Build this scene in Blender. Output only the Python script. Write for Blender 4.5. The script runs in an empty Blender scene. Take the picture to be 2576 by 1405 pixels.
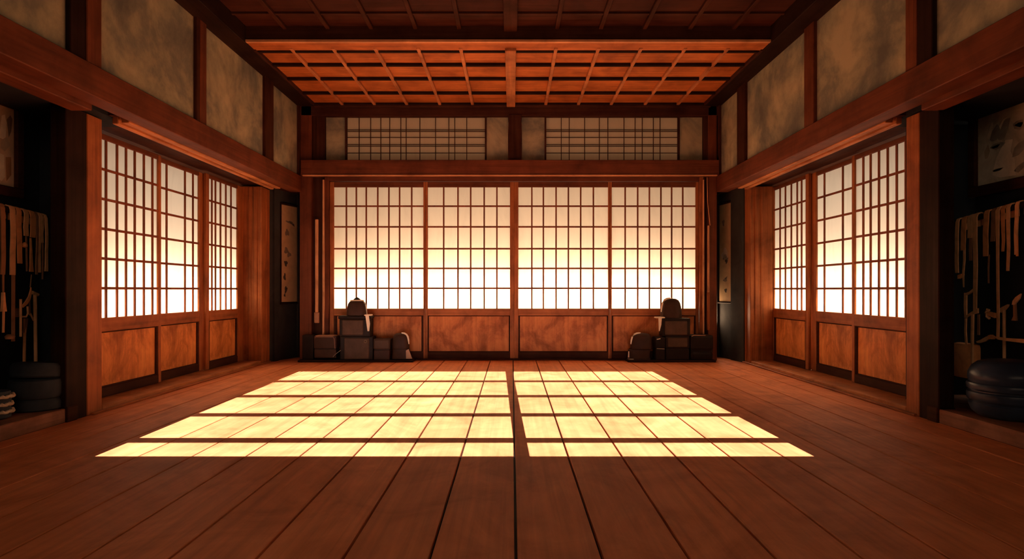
import bpy, bmesh, math, random
from mathutils import Vector, Matrix
random.seed(7)
S = bpy.context.scene
COL = S.collection
F, CU, CV, EYE = 1600.0, 1288.0, 728.0, 1.0      # focal length in px, vanishing point, eye height
PI = math.pi

# ------------------------------------------------------------------ materials
MATS = {}
def new_mat(name):
    m = bpy.data.materials.new(name); m.use_nodes = True
    nt = m.node_tree; nt.nodes.clear()
    return m, nt, nt.nodes, nt.links
def ramp(nd, lk, fac, stops, interp='LINEAR'):
    r = nd.new('ShaderNodeValToRGB'); r.color_ramp.interpolation = interp
    e = r.color_ramp.elements
    while len(e) < len(stops): e.new(0.5)
    for el, (p, c) in zip(e, stops):
        el.position = p; el.color = (*c, 1)
    lk.new(fac, r.inputs[0]); return r.outputs[0]
def mixc(nd, lk, fac, a, b, mode='MIX'):
    n = nd.new('ShaderNodeMix'); n.data_type = 'RGBA'; n.blend_type = mode
    for s, v in ((n.inputs[0], fac), (n.inputs[6], a), (n.inputs[7], b)):
        if hasattr(v, 'is_linked'): lk.new(v, s)
        else: s.default_value = v if isinstance(v, float) else (*v, 1)
    return n.outputs[2]
def noise(nd, lk, vec, scale, detail=4, rough=.55, dist=0.0):
    n = nd.new('ShaderNodeTexNoise'); n.inputs['Scale'].default_value = scale
    n.inputs['Detail'].default_value = detail; n.inputs['Roughness'].default_value = rough
    n.inputs['Distortion'].default_value = dist
    if vec: lk.new(vec, n.inputs['Vector'])
    return n.outputs['Fac']
def mapping(nd, lk, scale):
    t = nd.new('ShaderNodeTexCoord'); mp = nd.new('ShaderNodeMapping')
    mp.inputs['Scale'].default_value = scale
    lk.new(t.outputs['Object'], mp.inputs['Vector']); return mp.outputs[0]
def finish(m, nd, lk, col, rough=.6, bump=None, bstr=.15, spec=.15):
    b = nd.new('ShaderNodeBsdfPrincipled'); o = nd.new('ShaderNodeOutputMaterial')
    if hasattr(col, 'is_linked'): lk.new(col, b.inputs['Base Color'])
    else: b.inputs['Base Color'].default_value = (*col, 1)
    b.inputs['Roughness'].default_value = rough
    b.inputs['Specular IOR Level'].default_value = spec
    if bump is not None:
        bp = nd.new('ShaderNodeBump'); bp.inputs['Strength'].default_value = bstr; bp.inputs['Distance'].default_value = .01
        lk.new(bump, bp.inputs['Height']); lk.new(bp.outputs[0], b.inputs['Normal'])
    lk.new(b.outputs[0], o.inputs[0]); return m
def sc(c, k): return tuple(x * k for x in c)

TONES = {
    'beam':   (.125, .034, .014),
    'post':   (.31, .098, .030),
    'panel':  (.48, .150, .040),
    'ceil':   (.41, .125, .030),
    'ceilshade': (.050, .016, .010),
    'kumiko': (.20, .055, .020),
    'batten': (.42, .165, .062),
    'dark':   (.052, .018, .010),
    'black':  (.022, .010, .007),
    'ledge':  (.24, .10, .055),
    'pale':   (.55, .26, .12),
}
def wood(tone, axis='z', rough=.58):
    key = ('wood', tone, axis)
    if key in MATS: return MATS[key]
    c = TONES[tone]
    m, nt, nd, lk = new_mat('wood_%s_%s' % (tone, axis))
    st = {'x': (1.1, 26, 26), 'y': (26, 1.1, 26), 'z': (26, 26, 1.1)}[axis]
    g = noise(nd, lk, mapping(nd, lk, st), 1.0, 5, .6, .5)
    bl = noise(nd, lk, mapping(nd, lk, (1, 1, 1)), 2.6, 5, .62, .35)
    a = ramp(nd, lk, g, [(.25, sc(c, .62)), (.5, c), (.75, sc(c, 1.3))])
    b = ramp(nd, lk, bl, [(.32, (.55, .5, .48)), (.50, (1, 1, 1)), (.68, (1.35, 1.4, 1.4))])
    finish(m, nd, lk, mixc(nd, lk, .8, a, b, 'MULTIPLY'), rough, g, .12, .04 if tone in ('dark', 'black', 'ceilshade') else .15)
    MATS[key] = m; return m
def panel_mat(ax='x'):
    key = 'panel' + ax
    if key in MATS: return MATS[key]
    m, nt, nd, lk = new_mat('door_board')
    c = TONES['panel'] if ax == 'x' else (.66, .25, .068)
    g = noise(nd, lk, mapping(nd, lk, (30, 30, 1.5)), 1.0, 5, .6, .8)
    bl = noise(nd, lk, mapping(nd, lk, (1, 1, .8)), 3.0, 7, .66, .4)
    a = ramp(nd, lk, g, [(.25, sc(c, .75)), (.75, sc(c, 1.15))])
    b = ramp(nd, lk, bl, [(.36, (.42, .34, .30)), (.46, (.76, .72, .68)), (.52, (1.05, 1.05, 1.05)), (.64, (1.3, 1.5, 1.6))])
    finish(m, nd, lk, mixc(nd, lk, .85, a, b, 'MULTIPLY'), .55, g, .12)
    MATS[key] = m; return m
def floor_mat():
    m, nt, nd, lk = new_mat('floor_boards')
    t = nd.new('ShaderNodeTexCoord')
    sep = nd.new('ShaderNodeSeparateXYZ'); lk.new(t.outputs['Object'], sep.inputs[0])
    ma = nd.new('ShaderNodeMath'); ma.operation = 'MULTIPLY_ADD'; ma.inputs[1].default_value = 1/.323; ma.inputs[2].default_value = -.015/.323 + 40
    lk.new(sep.outputs[0], ma.inputs[0])
    fl = nd.new('ShaderNodeMath'); fl.operation = 'FLOOR'; lk.new(ma.outputs[0], fl.inputs[0])
    wn = nd.new('ShaderNodeTexWhiteNoise'); wn.noise_dimensions = '1D'; lk.new(fl.outputs[0], wn.inputs['W'])
    g = noise(nd, lk, mapping(nd, lk, (22, .7, 10)), 1.0, 5, .6, .5)
    bl = noise(nd, lk, mapping(nd, lk, (1.0, .8, 1)), 2.0, 6, .62, 1.5)
    c = (.70, .232, .088)
    a = ramp(nd, lk, g, [(.25, sc(c, .78)), (.5, c), (.78, sc(c, 1.18))])
    b = ramp(nd, lk, bl, [(.32, (.70, .64, .60)), (.44, (.92, .9, .88)), (.54, (1.05, 1.06, 1.08)), (.68, (1.2, 1.3, 1.35))])
    w = ramp(nd, lk, wn.outputs['Value'], [(0, (.88, .86, .85)), (1, (1.06, 1.07, 1.08))])
    col = mixc(nd, lk, 1.0, mixc(nd, lk, .8, a, b, 'MULTIPLY'), w, 'MULTIPLY')
    finish(m, nd, lk, col, .6, g, .06, .12)
    return m
def plaster_mat():
    m, nt, nd, lk = new_mat('tan_plaster')
    v = mapping(nd, lk, (1, 1, 1))
    bl = noise(nd, lk, v, 1.7, 8, .64, .25)
    fi = noise(nd, lk, v, 40, 3, .6)
    c = ramp(nd, lk, bl, [(.34, (.125, .13, .11)), (.45, (.195, .195, .15)), (.53, (.29, .28, .19)), (.64, (.42, .375, .24))])
    finish(m, nd, lk, c, .9, fi, .15, .1)
    return m
def paper_mat(name, col, k=.85):
    m, nt, nd, lk = new_mat(name)
    v = mapping(nd, lk, (3, 3, .6))
    n = noise(nd, lk, v, 2.0, 6, .65, .8)
    c = ramp(nd, lk, n, [(.3, sc(col, .93)), (.5, col), (.7, tuple(min(1, x*1.03) for x in col))])
    tr = nd.new('ShaderNodeBsdfTranslucent'); df = nd.new('ShaderNodeBsdfDiffuse'); mx = nd.new('ShaderNodeMixShader')
    o = nd.new('ShaderNodeOutputMaterial'); mx.inputs[0].default_value = k
    lk.new(c, tr.inputs[0]); lk.new(c, df.inputs[0])
    lk.new(df.outputs[0], mx.inputs[1]); lk.new(tr.outputs[0], mx.inputs[2]); lk.new(mx.outputs[0], o.inputs[0])
    return m
def plain(name, col, rough=.6, var=.25, scale=6, spec=.3, axis=None):
    spec = min(spec, .35)*.5
    if name in MATS: return MATS[name]
    m, nt, nd, lk = new_mat(name)
    v = mapping(nd, lk, axis or (1, 1, 1))
    n = noise(nd, lk, v, scale, 5, .6, .6)
    c = ramp(nd, lk, n, [(.3, sc(col, 1 - var)), (.7, sc(col, 1 + var))])
    finish(m, nd, lk, c, rough, n, .1, spec)
    MATS[name] = m; return m

FLOORM = floor_mat(); PLASTER = plaster_mat()
PAPER = paper_mat('shoji_paper', (.86, .82, .74))
TRANSOM_PAPER = paper_mat('transom_paper', (.52, .40, .27), .4)
NAVY = plain('dark_navy_boards', (.020, .023, .027), .75, .4, 2)
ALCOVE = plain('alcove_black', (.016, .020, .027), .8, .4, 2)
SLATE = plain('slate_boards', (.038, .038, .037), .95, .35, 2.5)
SCROLLP = plain('scroll_paper', (.50, .34, .18), .85, .16, 5)
INK = plain('ink', (.06, .05, .045), .9)
INKMID = plain('ink_wash', (.20, .15, .11), .9)
INKPALE = plain('ink_pale', (.55, .44, .32), .9)
ARMOUR = plain('armour_brown', (.048, .022, .014), .55, .3, 5, .2)
ARMOURP = plain('armour_panel', (.080, .043, .026), .65, .35, 5)
ARMOURD = plain('armour_black', (.018, .010, .007), .55, .3, 5, .2)
CREAM = plain('cream_cloth', (.80, .66, .48), .8, .08)
LACQ = plain('navy_lacquer', (.026, .042, .075), .28, .3, 4, .6)
CANVAS = plain('navy_canvas', (.028, .038, .050), .7, .3, 4)
STRAP = plain('tan_strap', (.88, .47, .235), .7, .2, 9)
STRAPD = plain('dark_strap', (.36, .18, .10), .75, .2, 9)
STRAPO = plain('rust_cloth', (.86, .36, .15), .75, .2, 9)
STEEL = plain('dull_blade', (.75, .45, .25), .5, .2, 9)
BRASS = plain('dull_brass', (.25, .17, .09), .4, .2, 9)

# ------------------------------------------------------------------ geometry helpers
class MB:
    def __init__(s): s.bm = bmesh.new()
    def box(s, x0, x1, y0, y1, z0, z1, bev=0.0):
        if x0 > x1: x0, x1 = x1, x0
        if y0 > y1: y0, y1 = y1, y0
        if z0 > z1: z0, z1 = z1, z0
        b = bmesh.new()
        bmesh.ops.create_cube(b, size=1.0)
        for v in b.verts:
            v.co = Vector((x0 if v.co.x < 0 else x1, y0 if v.co.y < 0 else y1, z0 if v.co.z < 0 else z1))
        w = min(bev, .45*min(x1-x0, y1-y0, z1-z0))
        if w > 0:
            bmesh.ops.bevel(b, geom=b.edges[:], offset=w, segments=2 if w > .012 else 1, affect='EDGES', profile=.6)
        s.merge(b); return s
    def merge(s, b, mat=None):
        me = bpy.data.meshes.new('t'); 
        if mat is not None: bmesh.ops.transform(b, matrix=mat, verts=b.verts)
        b.to_mesh(me); b.free(); s.bm.from_mesh(me); bpy.data.meshes.remove(me)
    def quad(s, pts):
        s.bm.faces.new([s.bm.verts.new(p) for p in pts]); return s
    def prism(s, pts, ext):
        """closed polygon pts (3d) extruded by vector ext"""
        ext = Vector(ext); a = [s.bm.verts.new(p) for p in pts]; b = [s.bm.verts.new(Vector(p)+ext) for p in pts]
        n = len(pts)
        s.bm.faces.new(a); s.bm.faces.new(b[::-1])
        for i in range(n): s.bm.faces.new((a[i], a[(i+1) % n], b[(i+1) % n], b[i]))
        bmesh.ops.recalc_face_normals(s.bm, faces=s.bm.faces); return s
    def tube(s, pts, r, seg=10):
        pts = [Vector(p) for p in pts]
        rr = r if isinstance(r, (list, tuple)) else [r]*len(pts)
        rings = []
        for i, p in enumerate(pts):
            d = (pts[min(i+1, len(pts)-1)] - pts[max(i-1, 0)]).normalized()
            u = d.cross(Vector((0, 0, 1)) if abs(d.z) < .9 else Vector((1, 0, 0))).normalized(); w = d.cross(u)
            rings.append([s.bm.verts.new(p + rr[i]*(math.cos(2*PI*k/seg)*u + math.sin(2*PI*k/seg)*w)) for k in range(seg)])
        for a, b in zip(rings, rings[1:]):
            for k in range(seg): s.bm.faces.new((a[k], a[(k+1) % seg], b[(k+1) % seg], b[k]))
        s.bm.faces.new(rings[0][::-1]); s.bm.faces.new(rings[-1])
        bmesh.ops.recalc_face_normals(s.bm, faces=s.bm.faces); return s
    def lathe(s, prof, cx, cy, seg=40, sx=1.0, sy=1.0, pw=2.0, tilt=None):
        """prof: (r,z) list from bottom to top; superellipse cross section of power pw"""
        rings = []
        for r, z in prof:
            ring = []
            for k in range(seg):
                a = 2*PI*k/seg; c, d = math.cos(a), math.sin(a)
                q = (abs(c)**pw + abs(d)**pw)**(-1/pw)
                p = Vector((r*q*c*sx, r*q*d*sy, z))
                if tilt: p = tilt @ p
                ring.append(s.bm.verts.new((cx+p.x, cy+p.y, p.z)))
            rings.append(ring)
        for a, b in zip(rings, rings[1:]):
            for k in range(seg): s.bm.faces.new((a[k], a[(k+1) % seg], b[(k+1) % seg], b[k]))
        s.bm.faces.new(rings[0][::-1]); s.bm.faces.new(rings[-1])
        bmesh.ops.recalc_face_normals(s.bm, faces=s.bm.faces); return s
    def ribbon(s, pts, widths, thick, wdir):
        """a strap: centre line pts, full widths along wdir, thickness across"""
        pts = [Vector(p) for p in pts]; w = Vector(wdir).normalized(); rings = []
        for i, p in enumerate(pts):
            d = (pts[min(i+1, len(pts)-1)] - pts[max(i-1, 0)]).normalized()
            n = d.cross(w).normalized(); h = widths[i]/2 if isinstance(widths, (list, tuple)) else widths/2
            rings.append([s.bm.verts.new(p + a*h*w + b*thick/2*n) for a, b in ((-1, -1), (1, -1), (1, 1), (-1, 1))])
        for a, b in zip(rings, rings[1:]):
            for k in range(4): s.bm.faces.new((a[k], a[(k+1) % 4], b[(k+1) % 4], b[k]))
        s.bm.faces.new(rings[0][::-1]); s.bm.faces.new(rings[-1])
        bmesh.ops.recalc_face_normals(s.bm, faces=s.bm.faces); return s
    def build(s, name, mat, parent=None, smooth=False, org=None):
        me = bpy.data.meshes.new(name)
        off = Vector(org) if org is not None else (parent.location.copy() if parent is not None else Vector((0, 0, 0)))
        q = parent
        if parent is not None:
            off = Vector((0, 0, 0)); q = parent
            while q is not None: off += q.location; q = q.parent
        if off.length > 0: bmesh.ops.translate(s.bm, vec=-off, verts=s.bm.verts)
        s.bm.to_mesh(me); s.bm.free()
        me.materials.append(mat)
        if smooth:
            for p in me.polygons: p.use_smooth = True
            me.set_sharp_from_angle(angle=math.radians(40))
        o = bpy.data.objects.new(name, me); COL.objects.link(o)
        if parent is not None: o.parent = parent
        elif org is not None: o.location = org
        return o
def tag(o, label=None, cat=None, group=None, kind=None):
    if label: o['label'] = label
    if cat: o['category'] = cat
    if group: o['group'] = group
    if kind: o['kind'] = kind
    return o
def thing(name, label, cat, loc, group=None, kind=None):
    o = bpy.data.objects.new(name, None); COL.objects.link(o); o.location = loc; o.empty_display_size = .1
    return tag(o, label, cat, group, kind)
def struct(o, label, cat): return tag(o, label, cat, None, 'structure')
NT = [0]
def trim(label, mat, *boxes, bev=.006, cat='beam'):
    NT[0] += 1; m = MB()
    for b in boxes: m.box(*b, bev=bev)
    return struct(m.build('trim_%d' % NT[0], mat), label, cat)

# pixel -> plane conversions (each on the real plane where the thing stands)
D = 9.04                                              # back wall
def bX(u, Y=D): return (u-CU)*Y/F
def bZ(v, Y=D): return EYE - (v-CV)*Y/F
def sY(u, L): return L*F/abs(u-CU)
def sZ(u, v, L): return EYE + (CV-v)*L/abs(u-CU)

LEFT = dict(s=-1, Lu=3.02, Ll=3.36, Ld=3.60, La=3.90, name='left', cheek=(5.25, 5.41), ax=(5.20, 1.617, 4.72, 1.65))
RIGHT = dict(s=1, Lu=2.94, Ll=3.20, Ld=3.50, La=3.86, name='right', cheek=(5.43, 5.52), ax=(5.37, 1.604, 4.74, 1.662))
YR = -2.0                                             # rear wall
ZB0, ZB1 = 2.375, 2.60                                # side beam
ZC, ZF = 3.63, 3.77                                   # far and front ceiling boards

# ------------------------------------------------------------------ floor
fl = MB()
k0, k1 = -13, 12
for k in range(k0, k1):
    x0 = .015 + k*.323; x1 = x0 + .323
    fl.box(x0+.006, x1-.006, YR, 9.7, -.04, 0.0, bev=.003)
flo = fl.build('floor', FLOORM)
MB().box(-4.3, 4.3, YR, 9.7, -.12, -.025).build('subfloor', wood('black', 'y'), flo)
struct(flo, 'wide reddish brown floorboards with dark seams and a bright sunlit patch', 'floor')

# ------------------------------------------------------------------ ceiling
ce = thing('ceiling', 'coffered wooden ceiling in two bays, front bay shade put in as darker wood, far bay orange', 'ceiling', (0, 0, ZC), kind='structure')
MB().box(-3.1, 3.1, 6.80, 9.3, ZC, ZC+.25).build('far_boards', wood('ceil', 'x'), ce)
MB().box(-3.1, 3.1, YR-.1, 6.80, ZF, ZF+.12).build('front_boards', wood('ceilshade', 'x'), ce)  # front bay's shade put into darker boards, ribs, battens and beam
gx = [-2.39, -1.935, -1.48, -1.015, -.555, .475, .935, 1.395, 1.873, 2.335]
m = MB()
for x in gx: m.box(x-.02, x+.02, 6.86, 9.0, ZC-.035, ZC+.01, .004)
m.build('far_ribs', wood('batten', 'y'), ce)
m = MB()
for y in (6.97, 7.40, 7.89, 8.46, 8.97): m.box(-2.82, 2.82, y-.022, y+.022, ZC-.034, ZC+.01, .003)
m.build('far_battens', wood('black', 'x'), ce)  # shadow sides of the cross battens put in as black wood
m = MB()
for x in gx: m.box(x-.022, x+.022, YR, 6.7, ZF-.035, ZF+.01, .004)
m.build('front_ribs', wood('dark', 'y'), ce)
m = MB()
y = 6.36
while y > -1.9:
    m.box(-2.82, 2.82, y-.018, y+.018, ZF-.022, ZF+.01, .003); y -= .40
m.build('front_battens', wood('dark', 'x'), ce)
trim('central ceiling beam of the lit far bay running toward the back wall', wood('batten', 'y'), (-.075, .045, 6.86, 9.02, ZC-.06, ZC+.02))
trim('central ceiling beam of the front bay running toward the viewer, shade put in as dark wood', wood('dark', 'y'), (-.085, .055, YR, 6.71, ZF-.06, ZF+.02))
trim('heavy dark cross beam dividing the two ceiling bays', wood('dark', 'x'), (-2.9, 2.9, 6.69, 6.90, 3.617, 3.90))
trim('thin pale strip along the lower front edge of the ceiling cross beam, its lit edge put in as colour', wood('pale', 'x'), (-2.85, 2.85, 6.68, 6.72, 3.600, 3.628), bev=.003)  # beam's lit lower edge put in as a paler strip
trim('board under the ceiling cross beam, its lit underside put in as orange', wood('ceil', 'x'), (-2.85, 2.85, 6.72, 6.93, 3.604, 3.625), bev=.003)  # lit underside of the dark beam put in as orange wood

# ------------------------------------------------------------------ back wall
wb = MB()
wb.box(-3.9, 3.9, 9.20, 9.32, 2.55, 2.82); wb.box(-3.9, 3.9, 9.20, 9.32, 3.45, 4.0)
wb.box(-3.9, bX(821), 9.20, 9.32, 2.8, 3.5); wb.box(bX(1766), 3.9, 9.20, 9.32, 2.8, 3.5); wb.box(bX(1279), bX(1312), 9.20, 9.32, 2.8, 3.5)
wb.box(-3.9, -2.60, 9.50, 9.62, -.1, 4.0)            # behind the left splay
wb.box(2.66, 3.9, 9.55, 9.67, -.1, 4.0)
wb.box(-2.90, -2.575, 9.06, 9.62, 0, 2.7)
wb.box(2.675, 2.90, 9.06, 9.67, 0, 2.7)
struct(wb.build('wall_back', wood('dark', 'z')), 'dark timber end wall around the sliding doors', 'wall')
trim('low dark threshold under the back sliding doors', wood('dark', 'x'), (-2.60, 2.70, 9.0, 9.2, 0, .022))
trim('dark head rail directly above the back sliding doors', wood('beam', 'x'), (-2.64, 2.74, 9.02, 9.22, bZ(456), 2.66))
trim('broad red-brown beam across the back wall between doors and transoms', wood('beam', 'x'), (-2.96, 2.90, 8.90, 9.25, 2.595, 2.815))
trim('thin pale strip along the bottom edge of the back wall beam, its lit underside put in as colour', wood('pale', 'x'), (-2.93, 2.87, 8.885, 8.93, 2.588, 2.606), bev=.003)  # light on the beam's underside put in as a pale strip
trim('dark top beam over the back wall transoms under the ceiling', wood('dark', 'x'), (-2.98, 2.92, 8.98, 9.25, 3.455, 3.63), (-2.8, 2.8, 8.95, 9.0, 3.57, 3.62))
trim('left corner post of the back wall', wood('beam', 'z'), (-3.0, -2.83, 8.98, 9.58, 0, 3.66), cat='post')
trim('right corner post of the back wall', wood('beam', 'z'), (2.77, 2.895, 8.98, 9.62, 0, 3.66), cat='post')
trim('left jamb board beside the back sliding doors', wood('beam', 'z'), (bX(818), bX(829)-.002, 9.0, 9.15, 0.022, 2.60), cat='post')
trim('right jamb board beside the back sliding doors', wood('post', 'z'), (bX(1758)+.002, bX(1768), 9.0, 9.15, 0.022, 2.60), cat='post')
trim('short centre post between the two back transoms', wood('dark', 'z'), (bX(1279), bX(1312), 8.97, 9.22, 2.80, 3.47), cat='post')
trim('short dark post at the left end of the back transoms', wood('dark', 'z'), (bX(788), bX(819), 9.0, 9.22, 2.80, 3.47), (bX(798), bX(805), 8.98, 9.02, 2.80, 3.47), cat='post')
trim('short dark post at the right end of the back transoms', wood('dark', 'z'), (bX(1768), bX(1796), 9.0, 9.22, 2.80, 3.47), cat='post')

def transom(n, u0, u1, g0, g1, vb, label):
    w = thing('window_%d' % n, label, 'transom window', (bX((u0+u1)/2), D, bZ(404)), kind='structure')
    MB().quad([(bX(g0), 9.07, bZ(404)), (bX(g1), 9.07, bZ(404)), (bX(g1), 9.07, bZ(295)), (bX(g0), 9.07, bZ(295))]).build('paper', TRANSOM_PAPER, w)
    MB().box(bX(u0), bX(g0), 9.05, 9.15, bZ(404), bZ(295)).build('plaster_end', PLASTER, w)
    MB().box(bX(g1), bX(u1), 9.05, 9.15, bZ(404), bZ(295)).build('plaster_end', PLASTER, w)
    m = MB()
    for u in vb: m.box(bX(u)-.005, bX(u)+.005, 9.045, 9.06, bZ(404), bZ(295))
    for v in (326, 330, 345, 363, 367, 384): m.box(bX(g0), bX(g1), 9.052, 9.064, bZ(v)-.004, bZ(v)+.004)
    for g in (g0, g1): m.box(bX(g)-.012, bX(g)+.012, 9.02, 9.08, bZ(404), bZ(295))
    m.build('lattice', wood('dark', 'x'), w)
    m = MB()
    m.box(bX(u0)-.01, bX(u1)+.01, 9.0, 9.16, 2.80, bZ(404)); m.box(bX(u0)-.01, bX(u1)+.01, 9.0, 9.16, bZ(295), 3.46)
    m.build('frame', wood('dark', 'x'), w)
transom(1, 820, 1278, 871, 1222, [903, 932, 957.6, 980, 1008, 1021.5, 1056, 1095.5, 1129, 1144, 1174], 'left transom over the back doors with fine grid between plaster ends')
transom(2, 1313, 1767, 1372, 1707, [1412, 1432, 1471, 1508, 1529.5, 1570, 1598, 1616, 1644, 1661], 'right transom over the back doors with fine grid between plaster ends')

# ------------------------------------------------------------------ sliding doors
ND = [0]
def door(label, wp, ax, a0, a1, p0, p1, vb, hz, zt, zp1, zp0, zk1, zk0, z0, k0, k1, kb=.0105):
    """wp(a,d,z)->world box corner ; a along the wall, d away from the room. paper p0..p1, bars vb (a) and hz (z), kick panel k0..k1 / zk0..zk1"""
    ND[0] += 1
    c = wp((a0+a1)/2, .02, z0)
    dr = thing('door_%d' % ND[0], label, 'sliding door', c, kind='structure')
    def bx(m, a, b, d0, d1, z_0, z_1, bev=.004):
        p, q = wp(a, d0, z_0), wp(b, d1, z_1); m.box(p[0], q[0], p[1], q[1], p[2], q[2], bev)
    m = MB()
    bx(m, a0, p0, 0, .035, z0, zt); bx(m, p1, a1, 0, .035, z0, zt)
    m.build('stile', wood('post', 'z'), dr)
    m = MB()
    bx(m, p0, p1, 0, .034, zp1, zt)
    m.build('top_rail', wood('beam', ax), dr)
    m = MB(); bx(m, p0, p1, -.004, .034, zk1, zp0); m.build('middle_rail', wood('post', ax), dr)
    m = MB(); bx(m, p0, p1, 0, .034, z0, zk0); m.build('bottom_rail', wood('dark', ax), dr)
    m = MB()
    for a in vb: bx(m, a-kb, a+kb, .002, .018, zp0, zp1, .002)
    for z in hz: bx(m, p0, p1, .005, .017, z-.0115, z+.0115, .002)
    m.build('lattice', wood('kumiko', 'z'), dr)
    MB().quad([wp(p0, .02, zp0), wp(p1, .02, zp0), wp(p1, .02, zp1), wp(p0, .02, zp1)]).build('paper', PAPER, dr)
    m = MB(); bx(m, p0, p1, .022, .034, zk0, zk1, 0); m.build('kick_panel', panel_mat(ax), dr)
    m = MB()
    bx(m, p0, k0, .004, .03, zk0, zk1); bx(m, k1, p1, .004, .03, zk0, zk1)
    bx(m, k0, k1, .008, .026, zk1-.012, zk1); bx(m, k0, k1, .008, .026, zk0, zk0+.012)
    bx(m, k0, k0+.012, .008, .026, zk0, zk1); bx(m, k1-.012, k1, .008, .026, zk0, zk1)
    m.build('panel_moulding', wood('dark', ax), dr)
    return dr
back = lambda a, d, z: (a, 9.04+d, z)
hzb = [bZ(v) for v in (518, 570, 625, 674.5, 724.5)]
bdoors = [
    ('first back sliding door from the left, behind the left armour stack', 829, 1070, 840, 1065, [871, 896, 921, 950, 978, 1005, 1035.5], 845, 1062),
    ('second back sliding door from the left, with clear view of its orange panel', 1070, 1293, 1076, 1283, [1116, 1152, 1184, 1218, 1250], 1076.5, 1282),
    ('third back sliding door from the left, right of the central stile', 1293, 1534.5, 1304, 1530, [1338, 1367, 1399, 1430, 1461, 1493], 1306, 1529),
    ('fourth back sliding door from the left, behind the right armour stack', 1534.5, 1758, 1539, 1750, [1573, 1604.5, 1634, 1663, 1690, 1718], 1541, 1749),
]
for lab, a0, a1, p0, p1, vb, k0_, k1_ in bdoors:
    door(lab, back, 'x', bX(a0)+.001, bX(a1)-.001, bX(p0), bX(p1), [bX(u) for u in vb], hzb, bZ(457), bZ(470.5), bZ(775.5), bZ(793), bZ(885), .022, bX(k0_), bX(k1_))

def side_doors(P, lst, zt=2.325, zb=.75):
    s, L = P['s'], P['Ld']
    hz = [zb + (zt-zb)*i/6 for i in range(1, 6)]
    for i, (lab, e0, e1, p0, p1, vb) in enumerate(lst):      # pixel columns on the door plane, near to far
        dd = [.0, .045, .0][i]
        wp = (lambda dd: (lambda a, d, z: (s*(L+dd+d), a, z)))(dd)
        ys = sorted((sY(p0, L), sY(p1, L)))
        ed = sorted((e0, e1))
        door(lab, wp, 'y', ed[0], ed[1], ys[0], ys[1], [sY(u, L) for u in vb], hz, 2.372, zt, zb, .63, .137, .052, ys[0]+.02, ys[1]-.02)
YL = [5.42, 6.53, 7.49, 8.55]
side_doors(LEFT, [
    ('left wall sliding door nearest the weapon alcove, seven narrow columns of paper', YL[0], YL[1]-.0, 246, 399, [269.4, 297, 319.6, 341.5, 364.4, 385.8]),
    ('middle sliding door of the left wall, with one wide column of paper', YL[1]-.03, YL[2]+.03, 411.5, 511, [432, 477.6, 497.4]),
    ('left wall sliding door farthest from the alcove, beside the orange post', YL[2], YL[3], 526.5, 598, [535, 544, 556.6, 570, 583]),
])
YRt = [5.53, 6.555, 7.51, 8.62]
side_doors(RIGHT, [
    ('right wall sliding door nearest the weapon alcove, six narrow columns of paper', YRt[0], YRt[1], 2288, 2149, [2169.4, 2187.8, 2208.6, 2230.6, 2253.3, 2276]),
    ('middle sliding door of the right wall, with three wide columns of paper', YRt[1]-.03, YRt[2]+.03, 2137.5, 2043, [2062, 2107.6]),
    ('right wall sliding door farthest from the alcove, beside the orange post', YRt[2], YRt[3], 2026, 1946, [1960.6, 1974, 1988.8, 2003.5, 2014.5]),
])

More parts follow.
